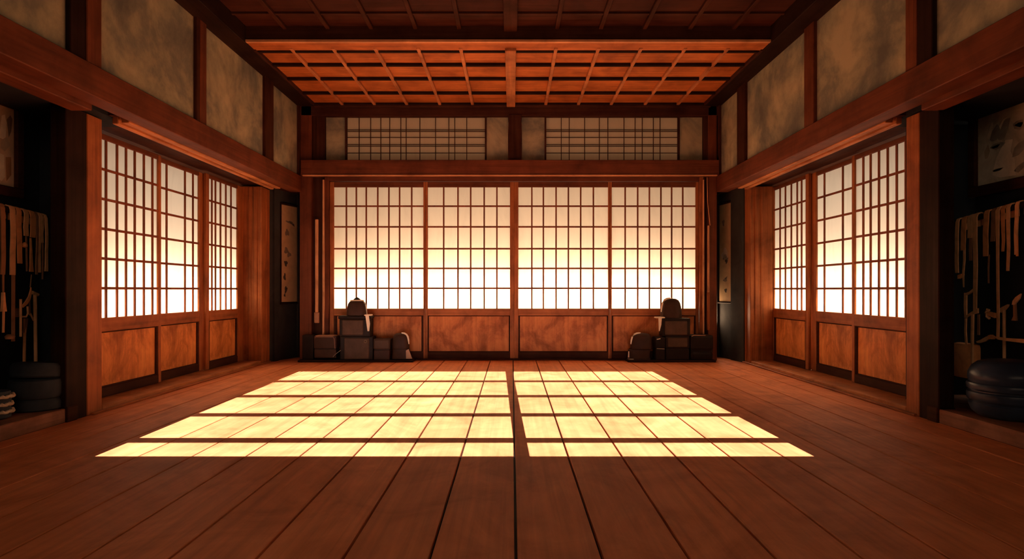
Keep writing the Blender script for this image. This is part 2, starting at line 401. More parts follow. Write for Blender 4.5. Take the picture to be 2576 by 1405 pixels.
# ------------------------------------------------------------------ side walls
def side(P, ups, xs):
    s, Lu, Ll, Ld, La, nm = (P[k] for k in ('s', 'Lu', 'Ll', 'Ld', 'La', 'name'))
    def B(l0, l1, y0, y1, z0, z1): return (s*l0, s*l1, y0, y1, z0, z1)
    w = MB()
    w.box(*B(Lu, Lu+.12, YR, 9.2, ZB0+.1, 3.95))
    struct(w.build('wall_%s_upper' % nm, PLASTER), '%s upper wall of mottled tan plaster above the long beam' % nm, 'wall')
    w = MB()
    w.box(*B(Ll, Ll+.15, YR, 3.0, 0, ZB0+.05))                       # plain wall beside the viewer
    w.box(*B(La, La+.12, 2.85, 5.30, -.05, 2.7))                     # alcove back
    w.box(*B(Ll+.225, La+.12, *P['cheek'], -.05, 2.7))                 # alcove far cheek
    w.box(*B(Ll+.218, Ll+.25, xs[1]-.02, P['cheek'][1], -.05, 2.7))
    w.box(*B(Ll+.02, La+.12, 2.85, 3.0, -.05, 2.7))
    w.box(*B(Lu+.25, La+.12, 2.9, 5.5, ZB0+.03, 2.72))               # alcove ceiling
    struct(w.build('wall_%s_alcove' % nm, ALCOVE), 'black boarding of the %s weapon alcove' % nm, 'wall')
    w = MB()
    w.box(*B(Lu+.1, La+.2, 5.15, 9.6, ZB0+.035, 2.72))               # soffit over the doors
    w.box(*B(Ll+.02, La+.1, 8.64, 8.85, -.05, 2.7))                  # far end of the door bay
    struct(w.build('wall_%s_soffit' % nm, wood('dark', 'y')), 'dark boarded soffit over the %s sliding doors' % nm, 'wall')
    # beam and lintels
    trim('long red-brown beam along the %s wall under the plaster' % nm, wood('beam', 'y'), B(Lu-.05, Lu+.11, YR, 8.98, ZB0, ZB1))
    trim('orange lintel moulding over the %s sliding doors' % nm, wood('batten', 'y'), B(Lu+.11, Lu+.175, 5.2, 8.60, ZB0-.012, ZB0+.05), B(Lu+.175, Lu+.20, 5.2, 8.60, ZB0+.012, ZB0+.05), B(Lu+.20, Lu+.25, 5.2, 8.60, ZB0-.022, ZB0+.05), cat='moulding')
    trim('dim lintel strip over the %s weapon alcove' % nm, wood('beam', 'y'), B(Lu+.11, Lu+.14, 3.0, 5.0, ZB0+.015, ZB0+.05), B(Lu+.14, Lu+.30, 3.0, 4.79, ZB0-.03, ZB0+.05), cat='moulding')
    trim('dark cornice beam along the top of the %s wall' % nm, wood('black', 'y'), B(Lu-.22, Lu+.13, YR, 9.05, 3.585, 3.95))
    trim('lower cornice strip beside the lit ceiling bay on the %s' % nm, wood('dark', 'y'), B(Lu-.24, Lu-.19, 6.9, 9.0, 3.59, 3.66), cat='moulding')
    for (y0, y1, mt, lab) in ups:
        trim(lab, wood(mt, 'z'), B(Lu-.035, Lu+.06, y0, y1, ZB1-.005, 3.62), cat='post')
    # posts
    yo0, yo1, yd0 = xs
    trim('orange door post between the %s weapon alcove and the sliding doors' % nm, wood('post', 'z'), B(Ll, Ll+.22, yo0, yo1, 0, ZB0+.02), cat='post')
    trim('dark post at the edge of the %s weapon alcove' % nm, wood('black', 'z'), B(Ll+.0, Ll+.12, yd0, yo0-.002, 0, ZB0+.02), cat='post')
    # fluted board post at the far end
    y0 = 8.52
    trim('grooved orange post at the far end of the %s sliding doors' % nm, wood('post', 'z'),
         B(Ll, Ll+.30, y0, 8.80, 0, ZB0+.01), B(Ll-.012, Ll+.02, y0-.01, y0+.05, 0, ZB0+.005), B(Ll-.008, Ll+.02, 8.70, 8.80, 0, ZB0+.005),
         B(Ll+.05, Ll+.10, y0-.014, y0+.02, 0, ZB0+.005), B(Ll+.13, Ll+.17, y0-.010, y0+.02, 0, ZB0+.005), cat='post')
    trim('low wooden sill under the %s sliding doors' % nm, wood('batten', 'y'), B(Ll+.0, Ld+.12, yo1, 8.60, 0, .05), cat='sill')  # lighter wood tone puts the glow on the sill into its colour
    trim('dark lower step in front of the %s sliding door sill' % nm, wood('post', 'y'), B(Ll-.03, Ll+.0, yo1-.15, 8.80, 0, .02), cat='sill')
    # alcove ledge
    trim('raised wooden ledge of the %s weapon alcove' % nm, wood('ledge', 'y'), B(Ll, La, 3.0, yd0-.002, 0, .105), B(Ll+.14, La, yd0-.002, yo0, 0, .105), B(Ll+.225, La, yo0, P['cheek'][0], 0, .105), cat='ledge')
    trim('square block under the dark post of the %s weapon alcove' % nm, wood('dark', 'y'), B(Ll-.012, Ll+.13, yd0-.0, yd0+.12, 0, .115), cat='block')
side(LEFT, [(7.70, 7.97, 'dark', 'short dark post in the left plaster nearest the back wall'),
            (6.03, 6.09, 'dark', 'narrow dark edge beside the second left plaster post'),
            (6.09, 6.22, 'beam', 'second post from the back in the left plaster'),
            (4.47, 4.63, 'beam', 'red-brown post in the left plaster above the alcove edge'),
            (4.30, 4.455, 'black', 'black post in the left plaster above the weapon alcove'),
            (8.93, 9.02, 'dark', 'dark strip where the left plaster meets the back wall')], (5.03, 5.215, 4.79))
side(RIGHT, [(7.94, 8.22, 'dark', 'short dark post in the right plaster nearest the back wall'),
             (6.13, 6.33, 'beam', 'second post from the back in the right plaster'),
             (4.57, 4.70, 'beam', 'red-brown post in the right plaster above the alcove edge'),
             (4.40, 4.56, 'black', 'black post in the right plaster above the weapon alcove'),
             (8.93, 9.02, 'dark', 'dark strip where the right plaster meets the back wall')], (5.0, 5.165, 4.77))

# splayed dark corner boards with scrolls
def splay(P, A, Bp, name):
    s = P['s']; A = Vector((*A, 0)); Bp = Vector((*Bp, 0)); d = (Bp-A).normalized()
    n = Vector((-d.y, d.x, 0));  n = n if n.x*s < 0 else -n         # towards the room
    m = MB(); pts = [A, Bp, Bp - n*.05, A - n*.05]
    m.prism([(p.x, p.y, 0) for p in pts], (0, 0, 2.6))
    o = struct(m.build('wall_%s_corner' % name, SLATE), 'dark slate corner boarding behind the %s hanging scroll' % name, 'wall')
    def at(u, v):                                                    # point on that plane seen at u, v
        k = (u-CU)/F
        t = (k*A.y - A.x)/(d.x - k*d.y); p = A + d*t
        return p, EYE - (v-CV)*p.y/F
    return at, n, d
atL, nL, dL = splay(LEFT, (-3.36, 8.80), (-3.15, 9.50), 'left')
atR, nR, dR = splay(RIGHT, (3.20, 8.76), (3.065, 9.55), 'right')
for nm, at, n in (('left', atL, nL), ('right', atR, nR)):
    ends = {'left': ((686, 696), (746, 757)), 'right': ((1805, 1809), (1843, 1876))}[nm]
    for (u0, u1), w in zip(ends, ('outer', 'inner')):
        p, _ = at(u0, 0); q, _ = at(u1, 0)
        m = MB().prism([(p.x, p.y, 0), (q.x, q.y, 0), (q.x+n.x*.03, q.y+n.y*.03, 0), (p.x+n.x*.03, p.y+n.y*.03, 0)], (0, 0, 2.45))
        NT[0] += 1
        struct(m.build('trim_%d' % NT[0], SLATE), '%s edge strip of the dark %s corner boarding' % (w, nm), 'strip')

def scroll(at, n, u0, u1, v0, v1, label, blobs):
    p0, zt = at(u0, v0); p1, _ = at(u1, v0); _, zb = at(u0, v1)
    c = (p0+p1)/2 + n*.01; d = (p1-p0).normalized(); w = (p1-p0).length
    sc_ = thing('hanging_scroll', label, 'scroll', (c.x, c.y, zb))
    def P(a, b, e): q = p0 + d*a + n*e; return (q.x, q.y, b)
    MB().prism([P(-.025, zb-.03, .001), P(w+.025, zb-.03, .001), P(w+.025, zt+.03, .001), P(-.025, zt+.03, .001)], n*.009).build('mount', wood('black', 'z'), sc_)
    MB().prism([P(0, zb, .010), P(w, zb, .010), P(w, zt, .010), P(0, zt, .010)], n*.004).build('paper', SCROLLP, sc_)
    for (u, v, ru, rv, mt, rot) in blobs:
        q, z = at(u, v); a = (q-p0).dot(d); k = q.y/F
        pts = []
        for i in range(16):
            t = 2*PI*i/16; r = 1 + .22*math.sin(3*t+u) + .12*math.sin(5*t+v)
            x, y_ = ru*k*r*math.cos(t)*(w/((u1-u0)*k)), rv*k*r*math.sin(t)
            pts.append(P(a + x*math.cos(rot)-y_*math.sin(rot), z + x*math.sin(rot)+y_*math.cos(rot), .0142))
        MB().prism(pts, n*.0008).build('ink_mark', mt, sc_)
    MB().tube([P(-.03, zt+.02, .015), P(w+.03, zt+.02, .015)], .012).build('top_rod', wood('black', 'z'), sc_)
    MB().tube([P(-.03, zb-.02, .015), P(w+.03, zb-.02, .015)], .014).build('bottom_rod', wood('black', 'z'), sc_)
scroll(atL, nL, 707, 745, 514, 759, 'tall hanging scroll on the left corner boarding with a column of ink smudges',
       [(727, 559, 9, 3.5, INKMID, -.1), (733, 563, 7, 2.5, INK, -.4), (720, 585, 5, 8, INKMID, .3), (718, 630, 5, 8, INKMID, -.3), (725, 640, 5, 6, INKMID, .2), (717, 662, 4, 7, INK, .2), (714, 696, 2.8, 9, INK, .0), (717, 728, 3, 9, INK, -.2), (714, 742, 2, 4, INK, 0)])
scroll(atR, nR, 1812, 1841, 517, 757, 'tall hanging scroll on the right corner boarding with an ink roundel and two dots',
       [(1826, 640, 8, 15, INKPALE, 0), (1826, 646, 5, 6, INKMID, .4), (1830, 655, 4, 6, INK, .7), (1827, 703, 5, 5, INKMID, .2), (1829, 699, 3, 2, INK, .5), (1828, 730, 3, 5, INK, .1), (1822, 560, 3, 8, INKMID, .1)])
p, z = atR(1869, 678)
MB().lathe([(.010, 0), (.022, .006), (.026, .018), (.020, .03)], 0, 0, 16, tilt=Matrix.Rotation(PI/2, 3, 'X')).build('wall_knob', BRASS, None, True, (p.x-.02, p.y-.03, z))
tag(bpy.data.objects['wall_knob'], 'small round dull knob on the right corner boarding beside the orange post', 'knob')

# ------------------------------------------------------------------ rear wall behind the viewer; unseen window shaped to throw the sun patch
T = .34
XW0, XW1, ZW = -2.358, 1.962, [(y+2)*T for y in (3.82, 7.92)]
r = MB()
r.box(-4.2, 4.2, YR-.15, YR, -.1, ZW[0]); r.box(-4.2, 4.2, YR-.15, YR, ZW[1], 4.0)
r.box(-4.2, XW0, YR-.15, YR, ZW[0], ZW[1]); r.box(XW1, 4.2, YR-.15, YR, ZW[0], ZW[1])
struct(r.build('wall_rear', wood('dark', 'x')), 'dark timber wall behind the viewer with an added high window', 'wall')
w3 = thing('window_3', 'unseen high ten-pane window added behind the viewer to throw the sun patch', 'window', (0, YR, ZW[0]), kind='structure')
r = MB()
for yp in (6.96, 5.99, 5.10, 4.24):
    z = (yp+2)*T; r.box(XW0, XW1, YR-.03, YR, z-.019, z+.019)
r.box(.165, .253, YR-.03, YR, ZW[0], ZW[1])
r.build('mullions', wood('dark', 'x'), w3)
w = MB()  # unseen shell added to block sky light from the outside of the paper
w.box(-7.1, 7.1, 13.8, 13.9, -.3, 4.15); w.box(-7.1, -7.0, 1.9, 13.9, -.3, 4.15); w.box(7.0, 7.1, 1.9, 13.9, -.3, 4.15)
w.box(-7.1, 7.1, 1.9, 13.9, 4.06, 4.16); w.box(-7.1, 7.1, 1.9, 13.9, -.3, -.15)
w.box(-7.1, -3.4, 1.9, 2.0, -.3, 4.15); w.box(3.24, 7.1, 1.9, 2.0, -.3, 4.15)
struct(w.build('wall_sky_shield', wood('ledge', 'x')), 'added unseen closed shell outside the paper doors, keeping sky light off them', 'wall')
trim('roof deck above the ceiling', wood('black', 'x'), (-4.3, 4.3, YR-.2, 9.9, 3.93, 4.05))

# ------------------------------------------------------------------ armour stacks by the back wall
YF = 8.78                                              # front plane of the stacks
def aX(u): return (u-CU)*YF/F
def aZ(v): return max(.03, EYE - (v-CV)*YF/F)
for nm, u0, u1 in (('left', 750, 1040), ('right', 1578, 1800)):
    o = MB().box(aX(u0), aX(u1), YF-.03, 9.03, 0, .03, .008).build('low_plinth', wood('black', 'x'))
    tag(o, 'low black plinth under the %s armour stack' % nm, 'plinth')

def crate(label, u0, u1, v0, v1, f=None, lid=0, split=None, y0=YF, y1=9.0, mat=None, group=None, ring=False, bev=.014, cat='storage box', name='armour_box'):
    x0, x1, zt, zb = aX(u0), aX(u1), aZ(v0), aZ(v1)
    c = thing(name, label, cat, ((x0+x1)/2, (y0+y1)/2, zb), group)
    lz = zt - (.045 if lid else 0)
    if split:
        zs = aZ(split)
        MB().box(x0, x1, y0, y1, zb, zs-.004, bev).build('body', mat or ARMOUR, c)
        MB().box(x0-.004, x1+.004, y0-.004, y1, zs+.004, lz, bev).build('upper_body', mat or ARMOUR, c)
        MB().box(x0+.008, x1-.008, y0+.008, y1-.01, zs-.01, zs+.01).build('seam', ARMOURD, c)
    else:
        MB().box(x0, x1, y0, y1, zb, lz, bev).build('body', mat or ARMOUR, c)
    if lid: MB().box(x0-.012, x1+.012, y0-.014, y1, lz, zt, .012).build('lid', ARMOURD, c)
    if f:
        for (a, b, v, w) in f:
            MB().box(aX(a), aX(b), y0-.012, y0+.01, aZ(w), aZ(v), .012).build('front_panel', ARMOURP, c)
    if ring:
        a, v = ring; k = []
        for i in range(13):
            t = 2*PI*i/12; k.append((aX(a)+.018*math.cos(t), y0-.018, aZ(v)+.018*math.sin(t)))
        MB().tube(k, .004, 6).build('ring_handle', BRASS, c)
    return c
def loop_tube(pts, r): return MB().tube(pts, r, 8)

# left stack
crate('dim brown box at the far left end of the left armour stack', 756, 785, 843, 904, y0=8.84, mat=ARMOURD)
c = crate('brown box with sloped lid left of the tall stack, staff standing on it', 790, 845, 845, 900, split=877, mat=ARMOUR)
MB().box(aX(792), aX(841), YF+.0, 8.97, aZ(846), aZ(843.5), .006).build('lid_rim', STRAPD, c)
MB().tube([(aX(838), YF-.012, aZ(897)), (aX(846), YF-.02, aZ(889)), (aX(858), YF-.014, aZ(880))], .004, 6).build('cord', plain('grey_cord', (.28, .22, .17)), c)
MB().tube([(aX(793), YF-.006, aZ(849)), (aX(796), YF-.008, aZ(847)), (aX(838), YF-.008, aZ(847)), (aX(841), YF-.006, aZ(851)), (aX(843), YF-.006, aZ(876))], .003, 6).build('edge_cord', STRAPD, c)
crate('large crate at the bottom of the left tall stack, pale front plate with ring', 855, 938, 846, 905, f=[(866, 929, 850, 903)], ring=(920, 858), mat=ARMOURD)
crate('lidded crate in the middle of the left tall stack, under the helmet', 853, 931, 794, 846, f=[(861, 914, 804.5, 842)], lid=1, mat=ARMOURD)
crate('low two-tier box right of the left tall stack', 940, 980, 852, 905, split=879, f=[(941.5, 979, 854, 877)])
def helmet(label, u0, u1, v0, v1, band, knob=False, skirt=None, flare=0, sq=2.6, name='fencing_helmet', ridge=False):
    uc = (u0+u1)/2; R = aX(u1)-aX(uc); zt, zb = aZ(v0), aZ(v1); yc = YF + R*.62 + .02
    h = thing(name, label, 'helmet', (aX(uc), yc, aZ(skirt[3]) if skirt else zb), 'fencing helmets')
    H = zt-zb
    prof = [(R*.96, zb), (R, zb+.04*H), (R*.985, zb+.3*H), (R*.94, zb+.55*H), (R*.86, zb+.75*H), (R*.70, zb+.9*H), (R*.45, zb+.975*H), (R*.12, zt)]
    MB().lathe(prof, aX(uc), yc, 36, 1, .62, sq).build('dome', ARMOUR, h, True)
    # rim light put in as a cream tube along one side of the outline
    s = band
    if s:
        pts = []
        for r_, z_ in prof[2 if not knob else 5:]: pts.append((aX(uc)+s*(r_+.006)*.985, yc-R*.40, z_+.004))
        rr = [.006] + [.012]*(len(pts)-2) + [.008]
        MB().tube(pts, rr, 8).build('rim_light_band', CREAM, h, True)
    if knob:
        MB().lathe([(R*.72, zt-.07*H), (R*.66, zt-.01*H), (R*.3, zt+.015*H)], aX(uc), yc, 28, 1, .62, 2.6).build('cream_crown', CREAM, h, True)
        MB().lathe([(R*.36, zt+.0*H), (R*.34, zt+.05*H), (R*.16, zt+.13*H), (R*.03, zt+.17*H)], aX(uc), yc, 20, 1, .62).build('crown_knob', ARMOURD, h, True)
        MB().tube([(aX(uc)+R*.93, yc-R*.3, zb+.70*H), (aX(uc)+R*1.02, yc-R*.3, zb+.35*H), (aX(uc)+R*1.06, yc-R*.3, zb+.08*H)], .004, 6).build('tie_cord', CREAM, h, True)
    if skirt:
        a0, a1, va, vb = skirt; cu = (a0+a1)/2; r1 = aX(a1)-aX(cu); za, zc_ = aZ(va), aZ(vb); hh = za-zc_
        if ridge:
            pr = [(r1*1.04, zc_), (r1*1.05, zc_+.10*hh), (r1*.96, zc_+.16*hh), (r1*.97, zc_+.55*hh), (r1*1.0, zc_+.62*hh), (r1*.98, zc_+.95*hh), (r1*.9, za)]
        else:
            pr = [(r1*1.05, zc_), (r1*1.06, zc_+.06*hh), (r1*.99, zc_+.5*hh), (r1*.93, za-.004), (r1*.8, za)]
        MB().lathe(pr, aX(cu), yc, 36, 1, .55, 3).build('skirt', ARMOUR, h, True)
        if flare:
            f = flare
            if ridge:
                MB().tube([(aX(cu)+f*r1*1.01, yc-r1*.33, zc_+.2*hh), (aX(cu)+f*r1*1.0, yc-r1*.33, zc_+.8*hh)], [.011, .007], 8).build('cream_edge', CREAM, h, True)
                MB().tube([(aX(cu)+f*r1*1.04, yc-r1*.2, zc_+.05*hh), (aX(cu)+f*r1*.93, yc-r1*.49, zc_+.05*hh), (aX(cu)+f*r1*.6, yc-r1*.565, zc_+.05*hh)], .005, 8).build('cream_hem', CREAM, h, True)
            else:
                x0 = aX(cu)+f*r1*.86
                MB().prism([(x0-f*.03, yc-r1*.565, za-.02), (x0+f*.005, yc-r1*.56, za), (x0+f*.055, yc-r1*.50, zc_+.004), (x0-f*.028, yc-r1*.595, zc_+.004)], (0, .015, 0)).build('cream_flap', plain('flap_cloth', (.46, .30, .20)), h)
    return h
helmet('brown helmet with cream crown on top of the left armour stack', 868, 919, 754, 794, 0, knob=True, sq=3.2)
helmet('small rounded helmet with painted rim light at the right end of the left stack', 983, 1027, 838, 878, 1, skirt=(984, 1029, 878, 903), flare=1, sq=2.8)
# hanging towel on the left stack
def towel(label, u0, u1, v0, v1, s):
    t = thing('cream_towel', label, 'towel', (aX((u0+u1)/2), YF, aZ(v0)))
    xa, xb = (aX(u0), aX(u1))
    MB().box(xa, xb, YF-.032, YF+.10, aZ(v0)+.001, aZ(v0-3.5), .006).build('fold', CREAM, t)
    xi = xb-.055 if s > 0 else xa+.055
    pts = [(xi-.02, YF-.020, aZ(v0-1)), (xi+.025, YF-.020, aZ(v0-1)), (xi+.03+s*.012, YF-.020, aZ((v0+v1)/2)), (xi+.014+s*.018, YF-.020, aZ(v1)), (xi-.002+s*.012, YF-.020, aZ(v1))]
    MB().prism(pts, (0, -.010, 0)).build('hanging_end', CREAM, t)
towel('cream towel draped at the right edge of the left lidded crate', 917, 934, 794, 832, 1)

# right stack
helmet('tall dome helmet with painted rim light on top of the right armour stack', 1666, 1720, 750, 800, -1, sq=2.4)
crate('black crate in the middle of the right tall stack, under the helmet', 1667, 1737, 800, 845, mat=ARMOURD, f=[(1672, 1729, 807, 842)])
crate('two-tier black crate at the bottom of the right tall stack', 1675, 1734, 845, 906, split=876, mat=ARMOURD, f=[(1679, 1730, 849, 873)])
towel('cream towel draped at the left edge of the right upper crate', 1649, 1672, 800, 832, -1)
helmet('low rounded helmet with ridged cream-edged skirt at the left end of the right stack', 1589, 1647, 838, 879, -1, skirt=(1584, 1640, 879, 905), flare=-1, sq=2.5, ridge=True)
c = crate('narrow black box between rounded helmet and right tall stack', 1650, 1673, 848, 905, split=876, mat=ARMOURD)
MB().tube([(aX(1652), YF-.008, aZ(853)), (aX(1661), YF-.01, aZ(851))], .006, 8).build('pale_trim', CREAM, c)
MB().tube([(aX(1652), YF-.010, aZ(876)), (aX(1672), YF-.010, aZ(877))], .003, 8).build('seam_cord', CREAM, c)
c = crate('rounded padded box at the right end of the right stack', 1737, 1795, 842, 905, split=883, mat=ARMOURD, bev=.04)
MB().tube([(aX(1740), YF-.004, aZ(845)), (aX(1746), YF+.005, aZ(843)), (aX(1775), YF+.005, aZ(843))], .006, 8).build('rim_trim', STRAPD, c)
o = MB().lathe([(.022, 0), (.03, .03), (.026, .06), (.012, .075), (.018, .09), (.017, .105), (.004, .118)], 0, 0, 20).build('small_jar', ARMOURD, None, True, (aX(1659), YF+.10, aZ(848)))
tag(o, 'small dark stoppered jar standing on the narrow black box', 'jar')

# wooden swords and staffs by the corners
def staff(name, label, cat, u0, u1, v0, v1, Y, mat, grip=None, flat=False, zb=None):
    s_ = Y/F; x = (((u0+u1)/2)-CU)*s_; r = (u1-u0)/2*s_; zt = EYE-(v0-CV)*s_; z0 = EYE-(v1-CV)*s_ if zb is None else zb
    t = thing(name, label, cat, (x, Y, z0))
    g = EYE-(grip[0]-CV)*s_ if grip else z0
    if flat: MB().box(x-r, x+r, Y-.012, Y+.012, g, zt, .008).build('blade', mat, t)
    else: MB().tube([(x, Y, g), (x, Y, (g+zt)/2), (x, Y, zt)], [r, r, r*.85], 10).build('shaft', mat, t, True)
    if grip:
        rg = grip[1]*s_
        MB().box(x-rg, x+rg, Y-.016, Y+.016, z0, g+.002, .010).build('grip', STRAPD if len(grip) < 3 else grip[2], t)
    return t
SW = wood('pale', 'z')
t = staff('wooden_sword', 'pale wooden sword hung upright on the left corner post', 'wooden sword', 793, 801, 551, 812, 8.955, SW, grip=(785, 6.5), flat=True)
staff('long_staff', 'long thin staff standing on the brown box beside the left jamb', 'staff', 811, 816.5, 452, 846, 8.955, SW, zb=aZ(843.5)+.002)
staff('long_staff', 'long thin staff standing on the floor beside the right jamb', 'staff', 1767.5, 1772, 452, 905, 9.02-.06, SW, zb=aZ(842)-.005)
t = staff('wooden_sword', 'short wooden sword hung by a cord on the right corner post', 'wooden sword', 1779, 1785, 567, 830, 8.96, SW, grip=(735, 3.5, wood('post', 'z')))
MB().tube([(bX(1775), 8.97, bZ(448)), (bX(1776), 8.965, bZ(510)), (bX(1782), 8.96, bZ(568))], .006, 6).build('cord', SW, t)

# ------------------------------------------------------------------ weapon alcoves
def ztop(P, y):
    y0, z0, y1, z1 = P['ax']; return z0 + (z1-z0)*(y-y0)/(y1-y0)
def rack(P, ya, yb, label):
    s, L = P['s'], P['La']; x = s*(L-.10) + s*.035
    rk = thing('hanging_rail', label, 'rail', (s*L, (ya+yb)/2, ztop(P, (ya+yb)/2)))
    MB().tube([(x, ya, ztop(P, ya)-.035), (x, yb, ztop(P, yb)-.035)], .022, 14).build('rod', wood('black', 'y'), rk, True)
    for y in (ya+.02, yb-.015):
        MB().box(x-s*.02, s*(L+.005), y-.012, y+.012, ztop(P, y)-.065, ztop(P, y)-.005, .006).build('bracket', wood('black', 'y'), rk)
    return rk
def ap(P, u, v, L=None):                                # point on the hanging plane of an alcove
    L = L or P['La']-.10
    return Vector((P['s']*L, sY(u, L), sZ(u, v, L)))
def strap(P, label, u0, u1, v0, v1, mat, wid=None, hook=True, name='hanging_strap', cat='strap', extra=None, group=None):
    s = P['s']; a = ap(P, (u0+u1)/2, v0); b = ap(P, (u0+u1)/2, v1)
    wy = abs(ap(P, u0, v0).y - ap(P, u1, v0).y)
    a.z = ztop(P, a.y)
    t = thing(name, label, cat, (a.x, a.y, b.z), group)
    pts, ws = [], []
    if hook:
        pts = [(a.x + s*.070, a.y, a.z-.10)] + [(a.x + s*(.035+.035*math.cos(q)), a.y, a.z-.035+.035*math.sin(q)) for q in (0, PI/4, PI/2, 3*PI/4)]
        ws = [wy*.9]*5
    n = 8
    for i in range(n+1):
        f = i/n
        pts.append((a.x - s*.003*abs(math.sin(f*5+u0))*min(1, f*4), a.y + .004*math.sin(f*4+u1), a.z-.035 + (b.z-a.z+.035)*f))
        ws.append(wy*(wid(f) if wid else 1.0))
    MB().ribbon(pts, ws, .008, (0, 1, 0)).build('band', mat, t)
    if extra: extra(t, a, b, wy)
    return t
def tail(P, u, v0, v1, mat, w=.012, lab='thin_tail', u2=None):
    def f(t, a, b, wy):
        p, q = ap(P, u, v0), ap(P, u2 or u, v1)
        MB().ribbon([tuple(p), tuple((p+q)/2 + Vector((0, .004, 0))), tuple(q)], w, .006, (0, 1, 0)).build(lab, mat, t)
    return f
L_, R_ = LEFT, RIGHT
rack(L_, 4.40, 5.245, 'dark rail holding the straps in the left alcove')
rack(R_, 4.40, 5.425, 'dark rail holding the straps in the right alcove')
G = 'straps on the left hanging rail'
flare = lambda f: 1.0 + .25*max(0, f-.8)/.2
strap(L_, 'brown strap nearest the picture edge on the left rail, cut by the photo border', 1, 12, 508, 690, STRAPD, group=G)
strap(L_, 'wide bright tan strap reaching lowest on the left rail', 25, 38, 511, 691, STRAP, group=G)
strap(L_, 'rust strap with torn end between the bright strap and the tassel strap', 43, 54, 529, 662, STRAPO, group=G)
def knob(t, a, b, wy):
    p = ap(L_, 62, 616); MB().lathe([(.008, -.02), (.02, -.012), (.02, .006), (.006, .022)], p.x, p.y, 14, tilt=Matrix.Identity(3)).build('tassel', STRAPO, t, True)
    t.children[-1].data.transform(Matrix.Translation((0, 0, p.z)))
    p, q = ap(L_, 66, 590), ap(L_, 68, 682)
    MB().ribbon([tuple(p), tuple(q)], .014, .006, (0, 1, 0)).build('thin_tail', STRAPD, t)
strap(L_, 'short strap with a small round tassel on the left rail', 60, 71, 530, 593, STRAP, extra=knob, group=G)
def f5(t, a, b, wy):
    p, q = ap(L_, 77, 598), ap(L_, 79, 683)
    MB().ribbon([tuple(p), tuple((p*2+q)/3), tuple(p*.2+q*.8), tuple(q)], [.014, .020, .03, .042], .007, (0, 1, 0)).build('flared_tail', STRAPO, t)
strap(L_, 'broad rust cloth flap with a flared tail on the left rail', 76, 88, 532, 597, STRAPO, extra=f5, group=G)
strap(L_, 'thin dark strap right of the broad rust flap on the left rail', 90, 95, 536, 690, STRAPD, group=G)
strap(L_, 'paired thin strap, third from the right end of the left rail', 97.5, 102, 538, 685, STRAP, group=G)
strap(L_, 'short narrow strap second from the right end of the left rail', 103.5, 108.5, 537, 610, STRAP, extra=tail(L_, 107, 605, 702, STRAPD), group=G)
strap(L_, 'tan strap at the right end of the left rail', 113, 119, 538, 682, STRAP, wid=flare, group=G)
# lower left tools
t = thing('hand_brush', 'small flared brush hanging on a cord at the left picture edge', 'brush', tuple(ap(L_, 8, 835)))
p, q, r_, w_ = ap(L_, 8, 690), ap(L_, 8, 735), ap(L_, 9, 783), ap(L_, 8, 836)
MB().ribbon([tuple(p), tuple(q)], .012, .008, (0, 1, 0)).build('cord', STRAPD, t)
MB().ribbon([tuple(q), tuple((q+r_)/2), tuple(r_)], [.014, .022, .04], .02, (0, 1, 0)).build('head', STRAP, t)
MB().ribbon([tuple(r_), tuple(w_)], .013, .01, (0, 1, 0)).build('handle', STRAP, t)
t = thing('flat_lath', 'dim flat wooden lath hanging below the bright strap', 'lath', tuple(ap(L_, 33, 858)))
MB().ribbon([tuple(ap(L_, 33.5, 690)), tuple(ap(L_, 33, 858))], .024, .012, (0, 1, 0)).build('board', STRAPD, t)
MB().lathe([(.03, 0), (.034, .02), (.02, .035)], 0, 0, 14).build('end_cap', STRAPD, t, True).location = ap(L_, 25, 852) - t.location
for o in t.children:
    if o.name.startswith('end_cap'): o.data.transform(Matrix.Translation(t.location))
def blade_pts(P, lst, th=.010, L=None):
    return [tuple(ap(P, u, v, L)) for u, v in lst], (P['s']*-th, 0, 0)
t = thing('sickle', 'small sickle with curved rust blade hanging in the left alcove', 'sickle', tuple(ap(L_, 52, 846)))
pts, e = blade_pts(L_, [(76, 722), (77.5, 735), (74, 752), (66, 765), (56, 773), (54, 768), (62, 758), (70, 745), (74, 732)])
MB().prism(pts, e).build('blade', STRAPO, t)
MB().tube([tuple(ap(L_, 52, 752)), tuple(ap(L_, 52, 846))], .009, 8).build('handle', STRAP, t)
MB().tube([tuple(ap(L_, 76, 722)), tuple(ap(L_, 79, 690))], .004, 6).build('cord', STRAPD, t)
MB().tube([tuple(ap(L_, 54, 796)), tuple(ap(L_, 66, 796)), tuple(ap(L_, 70, 788)), tuple(ap(L_, 69, 770))], .007, 8).build('hook', STRAP, t)
Lb = L_['La']-.05
t = thing('long_stick', 'thin rust stick standing behind the dark tub in the left alcove', 'stick', (L_['s']*Lb, sY(61, Lb), .105))
MB().tube([(L_['s']*Lb, sY(60, Lb), .105), (L_['s']*Lb, sY(61, Lb), .5), (L_['s']*Lb, sY(63, Lb), sZ(63, 800, Lb))], [.010, .011, .010], 8).build('shaft', STRAPO, t)
MB().ribbon([(L_['s']*Lb, sY(62, Lb), sZ(62, 836, Lb)), (L_['s']*(Lb-.01), sY(63, Lb), sZ(62, 800, Lb))], .026, .012, (0, 1, 0)).build('binding', STRAPD, t)
t = thing('wooden_mallet', 'long-handled mallet standing behind the dark tub in the left alcove', 'mallet', (L_['s']*Lb, sY(89, Lb), .105))
MB().tube([(L_['s']*Lb, sY(91, Lb), .105), (L_['s']*Lb, sY(88, Lb), sZ(88, 740, Lb))], .013, 10).build('handle', STRAP, t, True)
MB().tube([(L_['s']*Lb, sY(81, Lb), sZ(81, 735, Lb)), (L_['s']*Lb, sY(95, Lb), sZ(95, 741, Lb))], .014, 10).build('head', STRAP, t, True)
